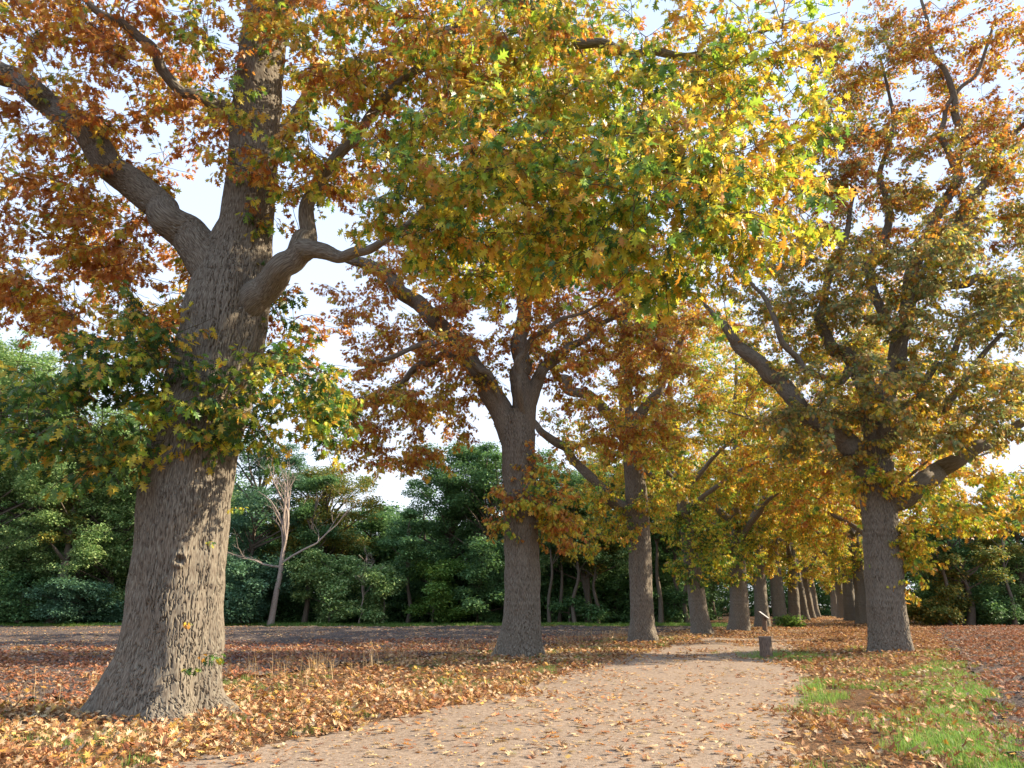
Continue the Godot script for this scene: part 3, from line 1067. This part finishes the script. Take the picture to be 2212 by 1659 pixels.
func build_avenue() -> void:
	# --- the great oak beside the path
	rng.seed = 1001
	var tr := limb_from([[338, 1560, 118], [345, 1500, 110], [362, 1420, 101], [372, 1350, 97], [384, 1250, 94], [398, 1130, 92], [412, 1020, 91], [430, 930, 90], [452, 840, 88], [476, 750, 86], [487, 690, 87], [498, 640, 84], [508, 590, 74], [515, 540, 62], [523, 490, 50], [530, 450, 36]], 11.7)
	var leader := limb_from([[500, 680, 62], [512, 600, 66], [528, 510, 58], [540, 410, 54], [550, 310, 51], [556, 210, 50], [566, 110, 48], [580, 10, 45], [596, -150, 40], [604, -400, 32], [612, -800, 22], [640, -1300, 10]], 11.7)
	var left := limb_from([[490, 640, 50], [452, 570, 50], [405, 505, 43], [350, 450, 39], [285, 395, 36], [215, 325, 34], [150, 255, 31], [75, 200, 28], [0, 158, 25], [-90, 95, 21], [-210, 0, 15], [-340, -110, 8]], 11.6)
	var right := limb_from([[505, 690, 44, 11.6], [545, 645, 42, 11.4], [590, 605, 36, 11.2], [630, 565, 33, 11.0], [658, 540, 29, 10.9], [705, 545, 20, 10.7], [765, 545, 14, 10.5], [830, 520, 10, 10.3], [930, 440, 8, 10.0], [1080, 380, 7, 9.6], [1250, 350, 6, 9.3], [1430, 350, 5, 9.0], [1600, 370, 3, 8.8]], 11.0)
	var riser := limb_from([[640, 560, 24, 11.0], [653, 515, 20, 11.0], [662, 470, 17, 11.0], [680, 410, 14, 10.9], [725, 340, 12, 10.7], [800, 250, 11, 10.4], [900, 150, 9, 10.0], [985, 60, 8, 9.8], [1060, -60, 5, 9.6]], 11.0)
	var high := limb_from([[575, 60, 32, 11.6], [640, -30, 26, 11.3], [760, -80, 22, 10.8], [930, -70, 16, 10.4], [1110, 0, 13, 10.2], [1230, 90, 11, 10.0], [1360, 118, 9, 9.9], [1480, 122, 8, 9.8], [1590, 95, 6, 9.7], [1720, 60, 3, 9.6]], 11.0)
	var cross_ := limb_from([[545, 330, 20, 11.6], [490, 235, 13, 11.3], [420, 205, 12, 11.0], [350, 150, 11, 10.8], [300, 80, 10, 10.6], [210, 25, 8, 10.4], [120, -30, 5, 10.3]], 11.0)
	var back := limb_from([[540, 350, 24, 11.9], [600, 300, 18, 12.6], [690, 180, 15, 13.2], [820, 120, 12, 13.6], [1000, 50, 9, 13.8], [1150, -60, 5, 14]], 12.0)
	var scars := [[at(447, 1170, 11.15), 0.10, 0.06], [at(388, 1210, 11.1), 0.10, 0.05], [at(430, 1085, 11.15), 0.07, 0.035], [at(455, 1330, 11.15), 0.05, 0.03]]
	for r in right.rads.size():
		right.rads[r] *= 0.82
	for r in left.rads.size():
		left.rads[r] *= 0.9
	left = crook(left, 0.7)
	right = crook(right, 0.8)
	riser = crook(riser, 1.0)
	high = crook(high, 1.6)
	cross_ = crook(cross_, 1.4)
	back = crook(back, 1.4)
	var limbs := [leader, left, right, riser, high, cross_, back]
	var t := oak("huge oak in front with a lit flared trunk and orange to green leaves", Vector3.ZERO, tr, 600, 0.014, 0.025, [0.5, 0.62, 4.0], mats.bark_near, [], 0, 0.0, scars)
	for l in limbs:
		var big: bool = l == leader or l == left
		part("limb", bark_tube(l.pts, l.rads, 150 if big else 56, 0.03 if big else 0.05, 0.02 if big else 0.009), mats.bark_near, t)
	var wood := limbs.duplicate()
	tr["from"] = 6.0
	wood.append(tr)
	var vols := [
		vol(220, 120, 330, 250, 11.4, 2.6, 95, ["rust", "rust", "rust", "ochre"]),
		vol(120, 480, 320, 220, 12.4, 2.6, 85, ["rust", "rust", "ochre"]),
		vol(230, 640, 280, 100, 12.6, 2.0, 40, ["rust", "rust", "ochre"]),
		vol(610, 40, 220, 200, 10.9, 2.2, 45, ["ochre", "rust", "yellow"]),
		vol(600, 320, 140, 130, 10.8, 1.4, 20, ["ochre", "yellow", "rust"]),
		vol(930, 130, 330, 260, 10.2, 2.4, 95, ["ochre", "yellow", "ochre", "rust"]),
		vol(1030, 400, 290, 160, 9.0, 1.6, 72, ["yellow", "ochre", "lime", "yellow"]),
		vol(1330, 130, 330, 250, 9.6, 2.2, 85, ["yellow", "ochre", "yellow", "lime"]),
		vol(1420, 450, 330, 190, 8.3, 1.5, 85, ["yellow", "yellow", "lime", "ochre"]),
		vol(1080, 550, 230, 60, 9.6, 1.0, 18, ["ochre", "yellow"]),
		vol(1640, 220, 150, 330, 8.8, 1.4, 36, ["yellow", "ochre"]),
		vol(1100, 260, 500, 260, 12.6, 2.0, 60, ["ochre", "rust"]),
		vol(220, 850, 210, 170, 11.0, 1.0, 50, ["green", "green", "green", "yellow"]),
		vol(70, 880, 130, 110, 10.8, 0.9, 8, ["green", "green"]),
		vol(320, 720, 110, 70, 11.2, 0.8, 10, ["green", "ochre"]),
		vol(650, 720, 120, 110, 12.4, 1.0, 16, ["rust", "green"]),
		vol(170, 960, 150, 90, 10.9, 0.9, 14, ["green", "yellow", "green"]),
		vol(640, 850, 130, 130, 11.2, 0.9, 26, ["green", "green", "yellow"]),
		vol(470, 850, 120, 150, 10.9, 0.4, 9, ["green", "yellow"]),
	]
	grow(t, wood, vols, 8.2, 1.0, mats.bark_near, 1.35, 300)
	for e in [[425, 1415, 11.0, "green0", 0.75, -0.4], [440, 1440, 11.02, "green1", 0.6, -1.9], [405, 1345, 10.98, "ochre0", 0.45, -1.2], [450, 1172, 11.05, "green2", 0.5, -1.0], [488, 1098, 11.2, "yellow0", 0.55, -0.2]]:
		var o := part("shoot", sprays[e[3]], mats.leaf, t)
		o.transform = Transform3D(Basis(Vector3.UP, e[5]).scaled(Vector3.ONE * e[4]), at(e[0], e[1], e[2]))

	# --- the second oak of the near row
	rng.seed = 1002
	var d := 24.4
	tr = limb_from([[1120, 1432, 46], [1121, 1400, 43], [1125, 1350, 40], [1127, 1280, 38.5], [1126, 1180, 37.5], [1122, 1080, 37], [1120, 1000, 36], [1118, 940, 36], [1118, 890, 33]], d)
	limbs = [
		limb_from([[1108, 950, 28], [1082, 885, 27], [1052, 830, 22], [1012, 772, 19], [960, 712, 18], [905, 655, 17], [850, 608, 15], [785, 568, 12], [720, 545, 8], [640, 520, 4]], d),
		limb_from([[1125, 940, 28], [1132, 870, 24], [1130, 790, 18], [1130, 700, 16], [1126, 580, 14], [1136, 430, 11], [1150, 240, 8], [1160, 30, 4]], d),
		limb_from([[1135, 890, 18], [1160, 825, 14], [1180, 790, 12], [1215, 765, 10], [1260, 735, 8], [1340, 680, 5], [1420, 620, 3]], d),
		limb_from([[1010, 775, 12], [960, 765, 8], [925, 785, 8], [880, 815, 7], [845, 848, 6], [812, 880, 4]], d),
		limb_from([[1095, 920, 10], [1060, 815, 8, 23.8], [1010, 770, 7, 23.4], [930, 740, 6, 23.0], [850, 770, 5, 22.8], [770, 790, 3, 22.6]], d),
		limb_from([[1135, 920, 9], [1122, 850, 7, 23.6], [1118, 780, 7, 23.4], [1150, 730, 6, 23.2], [1210, 690, 4, 23], [1290, 660, 3, 22.8]], d),
	]
	limbs = limbs.map(func(l): return crook(l, 1.5))
	t = oak("stout oak with rust-red crown and a deep fork, second in its row", Vector3.ZERO, tr, 210, 0.03, 0.036, [0.5, 0.55, 4.0], mats.bark, limbs, 44, 0.08)
	wood = limbs.duplicate()
	tr["from"] = 2.0
	wood.append(tr)
	vols = [
		vol(890, 720, 210, 170, d, 3.6, 62, ["rust", "rust", "rust", "ochre"]),
		vol(1120, 690, 240, 150, 23.5, 3.6, 66, ["rust", "ochre", "rust"]),
		vol(1360, 800, 160, 190, 24.5, 3.0, 52, ["rust", "ochre"]),
		vol(850, 920, 170, 110, 24.5, 2.8, 48, ["rust", "ochre"]),
		vol(1010, 860, 160, 70, 25.5, 2.0, 14, ["ochre", "rust"]),
		vol(1030, 560, 260, 100, 24.5, 3.0, 50, ["rust", "ochre"]),
		vol(1130, 420, 380, 230, 24.5, 4.5, 95, ["rust", "ochre", "ochre"]),
		vol(1130, 120, 300, 200, 24.5, 4.0, 60, ["rust", "ochre"]),
		vol(1130, 1060, 95, 100, 23.8, 1.2, 24, ["ochre", "yellow", "rust"]),
		vol(1200, 1130, 60, 60, 23.7, 0.8, 9, ["ochre", "rust"]),
	]
	grow(t, wood, vols, 10.5, 1.15, mats.bark, 1.3)

	# --- the third oak with the long sloping limb
	rng.seed = 1003
	d = 33.0
	tr = limb_from([[1388, 1400, 31], [1388, 1380, 28], [1386, 1330, 25], [1383, 1250, 24], [1381, 1180, 24], [1377, 1100, 24], [1369, 1020, 21], [1362, 950, 20], [1357, 890, 18]], d)
	limbs = [
		limb_from([[1372, 1120, 16], [1345, 1095, 12], [1310, 1065, 11], [1270, 1025, 10], [1235, 990, 10], [1200, 955, 9], [1160, 920, 7], [1110, 880, 4]], d),
		limb_from([[1360, 960, 18], [1335, 915, 14], [1300, 880, 12], [1262, 850, 11], [1225, 820, 10], [1190, 780, 8], [1150, 730, 5]], d),
		limb_from([[1357, 940, 18], [1352, 860, 15], [1350, 740, 12], [1348, 600, 9], [1345, 430, 5]], d),
		limb_from([[1360, 930, 14], [1400, 870, 10], [1440, 800, 8], [1480, 720, 6], [1520, 640, 3]], d),
	]
	limbs = limbs.map(func(l): return crook(l, 1.5))
	t = oak("slimmer oak with a bare sloping limb reaching over the field", Vector3.ZERO, tr, 140, 0.035, 0.032, [0.45, 0.5, 4.0], mats.bark_far, limbs, 28, 0.1)
	wood = limbs.duplicate()
	tr["from"] = 2.0
	wood.append(tr)
	vols = [
		vol(1280, 900, 150, 100, 33, 3, 26, ["ochre", "rust", "yellow"]),
		vol(1420, 720, 200, 180, 33, 4, 60, ["ochre", "rust"]),
		vol(1300, 600, 220, 200, 33, 4, 50, ["ochre", "rust"]),
		vol(1300, 1110, 85, 90, 33, 1.6, 26, ["ochre", "yellow"]),
		vol(1450, 960, 90, 120, 33, 2.4, 30, ["ochre", "yellow"]),
		vol(1400, 1110, 60, 70, 32.6, 1.0, 12, ["ochre", "yellow"]),
	]
	grow(t, wood, vols, 8.5, 1.15, mats.bark_far, 1.4)

	# --- the oak across the path
	rng.seed = 1004
	d = 25.6
	tr = limb_from([[1926, 1432, 43], [1924, 1400, 42], [1920, 1360, 40], [1914, 1300, 38.5], [1908, 1200, 38], [1902, 1120, 36.5], [1897, 1050, 35], [1894, 1000, 34]], d)
	limbs = [
		limb_from([[1890, 1060, 26], [1862, 1000, 26], [1828, 955, 23], [1785, 920, 20], [1720, 868, 19], [1662, 812, 17], [1612, 762, 14], [1580, 725, 11], [1550, 690, 6], [1500, 640, 3]], d),
		limb_from([[1915, 1090, 20], [1960, 1075, 21], [2010, 1032, 20], [2058, 1000, 17], [2110, 965, 14], [2180, 930, 11], [2270, 880, 6]], d),
		limb_from([[1896, 1040, 27], [1900, 960, 24], [1915, 850, 20], [1942, 740, 18], [1962, 650, 16], [1985, 550, 14], [2020, 470, 12], [2070, 385, 10], [2085, 300, 9], [2062, 215, 7], [2015, 120, 5], [1990, 0, 3]], d),
		limb_from([[1893, 1000, 20], [1880, 900, 18], [1868, 830, 21], [1845, 785, 17], [1800, 755, 14], [1770, 690, 10], [1790, 600, 8], [1830, 500, 6], [1850, 400, 3]], d),
		limb_from([[1925, 900, 12], [1980, 870, 10], [2040, 885, 8, 25], [2080, 840, 7, 24.8], [2120, 770, 6, 24.6], [2165, 720, 4, 24.4]], d),
		limb_from([[1985, 560, 9], [2060, 500, 9], [2140, 380, 9], [2160, 300, 8], [2212, 270, 6], [2300, 230, 4]], d),
		limb_from([[1845, 785, 11], [1810, 830, 8, 25], [1740, 800, 7, 24.6], [1690, 740, 6, 24.2], [1650, 640, 5, 24], [1610, 590, 3, 23.8]], d),
		limb_from([[1905, 930, 11], [1960, 900, 9, 25.2], [2020, 790, 8, 25], [2050, 800, 7, 24.8], [2090, 690, 6, 24.5], [2180, 640, 4, 24.3]], d),
		limb_from([[1942, 740, 11], [1890, 640, 10], [1880, 560, 9], [1920, 480, 8], [1900, 380, 6], [1930, 260, 4], [1900, 120, 2.5]], d),
		limb_from([[1960, 650, 10], [2040, 620, 9], [2110, 600, 8], [2200, 640, 6], [2300, 620, 4]], d),
		limb_from([[2070, 385, 8], [2050, 330, 7], [2030, 290, 6], [2045, 230, 5], [2110, 160, 4], [2150, 40, 2.5]], d),
		limb_from([[1912, 850, 9], [1950, 700, 8, 24.6], [1985, 600, 7, 24.2], [2040, 530, 5, 24], [2110, 470, 3, 23.8]], d),
	]
	limbs = limbs.map(func(l): return crook(l, 1.3))
	t = oak("oak standing on the leafy verge across the path, dark spreading limbs", Vector3.ZERO, tr, 210, 0.03, 0.034, [0.5, 0.5, 4.0], mats.bark, limbs, 40, 0.08)
	wood = limbs.duplicate()
	tr["from"] = 2.0
	wood.append(tr)
	vols = [  # the greyed leaf palette here carries painted-in sun glare
		vol(1850, 880, 230, 110, 24.5, 3.0, 58, ["glare_muted", "glare_muted", "glare_muted", "ochre"]),
		vol(2060, 880, 210, 120, 24.5, 3.2, 54, ["glare_muted", "glare_muted", "ochre"]),
		vol(1980, 650, 270, 150, 25, 4.0, 105, ["glare_muted", "glare_muted", "glare_muted", "ochre"]),
		vol(2010, 430, 260, 160, 25.6, 4.0, 100, ["glare_muted", "ochre", "rust"]),
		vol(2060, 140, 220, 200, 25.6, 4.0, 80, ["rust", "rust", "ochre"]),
		vol(1700, 660, 150, 170, 26, 3.0, 44, ["glare_muted", "ochre"]),
		vol(1780, 400, 120, 200, 26, 3.0, 46, ["rust", "glare_muted"]),
		vol(1840, 150, 120, 220, 26, 3.0, 46, ["rust", "glare_muted", "ochre"]),
		vol(2150, 620, 120, 220, 25, 3.0, 40, ["glare_muted"]),
		vol(2130, 1090, 160, 70, 25, 2.4, 30, ["yellow", "ochre"]),
		vol(1968, 1180, 40, 90, 25.2, 0.9, 16, ["yellow", "ochre"]),
		vol(1895, 1040, 80, 40, 24.7, 0.8, 10, ["ochre", "yellow"]),
	]
	grow(t, wood, vols, 10.5, 1.2, mats.bark, 1.2)

	# --- the rest of both rows
	var words := ["fourth oak of the row, trunk sheathed in low yellow-green shoots", "fifth oak of the row, ribbed trunk with golden shoots", "oak behind the information board, split trunk with ochre crown", "oak with a thick raised limb beyond the information board"]
	var px := [1518, 1600, 1652, 1692, 1722, 1744, 1758, 1770]
	var dist := [41.0, 49.0, 56.0, 64.0, 73.0, 83.0, 94.0, 106.0]
	for i in px.size():
		var q := at(px[i], 1400, dist[i])
		var label: String = words[i] if i < 4 else ["first", "second", "third", "fourth"][i - 4] + " oak past the one with the raised limb, near row"
		avenue_oak(label, q.x, dist[i], [0.56, 0.54, 0.52, 0.62, 0.58, 0.55, 0.6, 0.6][i], rng.randf_range(19.0, 22.0), ["ochre", "yellow", "ochre", "yellow"], ["yellow", "yellow", "green"] if i < 2 else ["ochre", "yellow"] if i % 2 == 0 else [], [2.3, 2.6, 3.4, 3.2, 3.0, 3.5, 3.2, 3.5][i], 230 if i < 4 else 130, 2000 + i)
	var rx := [1930, 1925, 1905, 1870, 1845, 1826, 1812]
	var rd := [35.0, 44.0, 54.0, 65.0, 77.0, 90.0, 104.0]
	for i in rx.size():
		var q := at(rx[i], 1400, rd[i])
		avenue_oak(["first", "second", "third", "fourth", "fifth", "sixth", "seventh"][i] + " oak beyond the verge oak in the row across the path", q.x, rd[i], 0.55, rng.randf_range(18.0, 21.0), ["ochre", "yellow", "ochre", "rust"], ["ochre", "yellow"] if i > 2 else [], 3.0, 190 if i < 3 else 120, 2100 + i)

func build_wood() -> void:
	# rows: sheet x of the trunk, distance, height, crown half width, lowest foliage, palette
	var rows := [
		[-60, 60, 24, 6.5, 2.0, "wood_mid", "tall pale green tree at the near end of the wood"],
		[60, 63, 21, 6.0, 1.0, "wood_mid", "broad mid green tree in the wood with foliage to the ground"],
		[140, 61, 16, 4.6, 3.5, "wood_mid", "mid green tree with a thick bare lower trunk in the wood"],
		[230, 62, 19, 5.5, 1.5, "wood_mid", "bushy mid green tree in the wood behind the huge oak"],
		[330, 66, 19, 5.5, 2.0, "wood_mid", "tall mid green tree in the wood hidden behind the huge oak"],
		[520, 62, 15, 4.2, 1.0, "wood_blue", "grey green tree in the wood next to the pale bare tree"],
		[690, 66, 13.5, 5.5, 4.5, "wood_olive", "thinly leaved olive brown oak in the wood with dark limbs"],
		[800, 70, 10.5, 4.5, 1.0, "wood_dark", "dark green tree in the wood behind the rounded bushes"],
		[880, 90, 13, 6.0, 1.0, "wood_lime", "far pale green tree showing through the gap of the wood"],
		[960, 64, 15.5, 4.6, 1.5, "wood_dark", "tall dark green tree of the wood beside the gap of sky"],
		[1040, 62, 15, 4.4, 1.0, "wood_dark", "dark tree of the wood beside the second oak"],
		[1200, 66, 15, 5.0, 3.0, "wood_dark", "dark tree of the wood between the second and third oak"],
		[1270, 63, 13, 4.0, 4.0, "wood_mid", "green tree of the wood with a straight bare trunk"],
		[1330, 68, 15, 4.5, 4.0, "wood_dark", "dark tree of the wood behind the third oak"],
		[1450, 70, 15, 4.5, 4.0, "wood_dark", "dark tree of the wood between the third and fourth oak"],
		[1540, 84, 15, 5.0, 3.0, "wood_dark", "dark tree of the wood behind the fourth oak"],
		[2030, 64, 9, 3.4, 1.0, "wood_dark", "low dark green tree at the far edge of the right field"],
		[2100, 60, 8, 2.6, 1.5, "wood_olive", "slender yellowing tree at the far edge of the right field"],
		[2160, 66, 10, 3.6, 1.0, "wood_blue", "bluish green tree at the far edge of the right field"],
		[2230, 62, 9, 3.4, 1.0, "wood_mid", "mid green tree ending the line beyond the right field"],
		[2330, 64, 12, 4.0, 1.0, "wood_dark", "dark green tree past the end of the right field"],
	]
	var i := 0
	for r in rows:
		var q := at(r[0], 1350, r[1])
		wood_tree("wood_tree", r[6], "trees of the wood behind the fields", q.x, r[1], r[2], r[3], r[4], r[5], int(r[2] * r[3] * 11.0), 3000 + i, 0.32)
		i += 1
	var shrubs := [
		[170, 58.6, 3.6, 3.0, "wood_blue", "low grey green bush at the wood's edge beyond the huge oak"],
		[40, 58.6, 3.8, 3.2, "wood_dark", "dark bush at the wood's edge in the corner of the field"],
		[540, 58.8, 5.2, 3.2, "wood_blue", "rounded dark bush beside the foot of the pale bare tree"],
		[710, 59, 5.4, 2.9, "wood_mid", "large rounded grey green bush at the wood's edge"],
		[828, 59.3, 4.4, 2.2, "wood_mid", "smaller green bush between two larger rounded bushes"],
		[935, 59, 5.0, 2.5, "wood_lime", "light yellowish green bush at the wood's edge"],
		[1030, 59.6, 4.4, 2.3, "wood_dark", "dark bush at the wood's edge beside the second oak"],
		[1230, 61, 2.0, 2.2, "wood_dark", "low dark bush at the wood's edge between two oaks"],
		[1460, 63, 2.6, 2.6, "wood_dark", "low dark bush at the wood's edge beyond the third oak"],
		[2010, 60, 2.6, 2.4, "wood_olive", "low yellowing bush at the far edge of the right field"],
		[2130, 60, 2.6, 2.6, "wood_dark", "low dark bush at the far edge of the right field"],
	]
	for r in shrubs:
		var q := at(r[0], 1350, r[1])
		wood_tree("bush", r[5], "bushes along the edge of the wood", q.x, r[1], r[2], r[3], 0.3, r[4], int(r[2] * r[3] * 22.0), 3100 + i, 0.10)
		i += 1
	var slim := [[1186, 60.5, "slender pale trunked tree in the wood just past the second oak"], [1212, 62, "slim straight tree in the wood beside the second oak"], [1246, 60.8, "thin straight grey tree in the wood between second and third oak"], [1263, 63, "thin leaning tree in the wood between second and third oak"], [1296, 61.5, "thin tree in the wood before the sloping limb of the third oak"], [1425, 62, "thin straight tree in the wood right behind the third oak"], [1462, 63.5, "thin dark tree in the wood halfway between third and fourth oak"], [1488, 62.5, "thin pale tree in the wood beside the fourth oak"], [655, 60.2, "thin dark trunked tree in the wood behind the largest bush"], [885, 60.4, "thin tree in the wood between the two lighter bushes"], [118, 59.5, "thick bare trunked tree standing in front of the wood"], [2055, 59.5, "thin dark tree before the trees of the right field edge"], [2082, 60.5, "crooked thin tree before the trees of the right field edge"], [2190, 59.8, "thin pale tree before the bluish tree at the right field edge"]]
	for e in slim:
		var w := at(e[0], 1350, e[1])
		rng.seed = 3500 + i
		wood_tree("wood_tree", e[2], "trees of the wood behind the fields", w.x, e[1], rng.randf_range(9.0, 12.5), rng.randf_range(1.6, 2.4), rng.randf_range(3.5, 5.5), "wood_dark" if i % 3 else "wood_olive", 130, 3500 + i, rng.randf_range(0.13, 0.24) if e[0] != 118 else 0.55)
		i += 1
	rng.seed = 3190
	var q := at(1682, 1350, 55.0)
	wood_tree("bush", "tiny pale green plant at the foot of an avenue oak", "bushes along the edge of the wood", q.x, 53.0, 0.75, 0.5, 0.15, "wood_lime", 22, 3191, 0.02)
	q = at(584, 1350, 57.8)
	bare_tree("pale dead tree with bare upright branches at the wood's edge", q.x, 57.8, 13.6, 0.23, mats.bark_dead, 3201, 0.09)
	q = at(778, 1350, 58.2)
	bare_tree("small leafless tree between the rounded bushes", q.x, 58.2, 5.6, 0.06, mats.bark_dead, 3202, 0.02, false)
	# the depth of the wood, one mass
	rng.seed = 3300
	var places := [[], [], []]
	var tints := [[], [], []]
	for k in 12000:
		var x := rng.randf_range(-75.0, 22.0)
		var d := rng.randf_range(68.0, 92.0)
		if rng.randf() < 0.22:
			x = rng.randf_range(40.0, 95.0)
			d = rng.randf_range(68.0, 84.0)
		if x > lerp_table(PATH_LEFT, d) - 9.0 and x < lerp_table(PATH_RIGHT, d) + 8.0:
			continue
		var top := 9.0 + 4.0 * n_patch.get_noise_2d(x * 1.2, 5.0) + (5.0 if x < -28.0 else 0.0)
		var h := pow(rng.randf(), 1.15) * top + 0.3
		var kk := rng.randi() % 3
		places[kk].append(Transform3D(Basis(Vector3.UP, rng.randf() * TAU).scaled(Vector3.ONE * rng.randf_range(1.3, 2.2)), ground_at(x, d) + Vector3(0, h, 0)))
		var g := rng.randf_range(0.75, 1.15)
		tints[kk].append(Color(g, g, g))
	for k in 5000:
		var x := rng.randf_range(-60.0, 30.0)
		var d := rng.randf_range(62.5, 70.0)
		if rng.randf() < 0.25:
			x = rng.randf_range(33.0, 70.0)
		if x > lerp_table(PATH_LEFT, d) - 9.0 and x < lerp_table(PATH_RIGHT, d) + 8.0:
			continue
		var h := pow(rng.randf(), 1.6) * 4.5 + 0.2
		var kk := rng.randi() % 3
		places[kk].append(Transform3D(Basis(Vector3.UP, rng.randf() * TAU).scaled(Vector3.ONE * rng.randf_range(0.9, 1.6)), ground_at(x, d) + Vector3(0, h, 0)))
		var g := rng.randf_range(0.75, 1.25)
		tints[kk].append(Color(g, g, g))
	for k in 2600:
		var d := rng.randf_range(112.0, 135.0)
		var x := lerp_table(PATH_LEFT, d) + rng.randf_range(-26.0, 30.0)
		var h := pow(rng.randf(), 1.2) * 13.0 + 0.3
		var kk := rng.randi() % 3
		places[kk].append(Transform3D(Basis(Vector3.UP, rng.randf() * TAU).scaled(Vector3.ONE * rng.randf_range(1.6, 2.6)), ground_at(x, d) + Vector3(0, h, 0)))
		tints[kk].append(Color(1, 1, 1))
	var o := Node3D.new()
	o.name = "woodland"
	o.set_meta("label", "dark depth of the wood behind its front trees")
	o.set_meta("category", "wood")
	o.set_meta("kind", "stuff")
	add_child(o)
	for k in 3:
		copies("foliage", clumps["wood_dark%d" % k], mats.leaf_wood, places[k], tints[k], o)
	var tw := Twigs.new()
	for k in 34:
		var x := rng.randf_range(-70.0, 12.0)
		var d := rng.randf_range(64.0, 80.0)
		var b := ground_at(x, d)
		var r := rng.randf_range(0.1, 0.26)
		tw.add(PackedVector3Array([b, b + Vector3(rng.randfn() * 0.2, 4, 0), b + Vector3(rng.randfn() * 0.4, 10, 0)]), PackedFloat32Array([r, r * 0.8, r * 0.4]), 8)
	part("trunks", twig_mesh(tw), mats.bark_wood, o, "stuff")
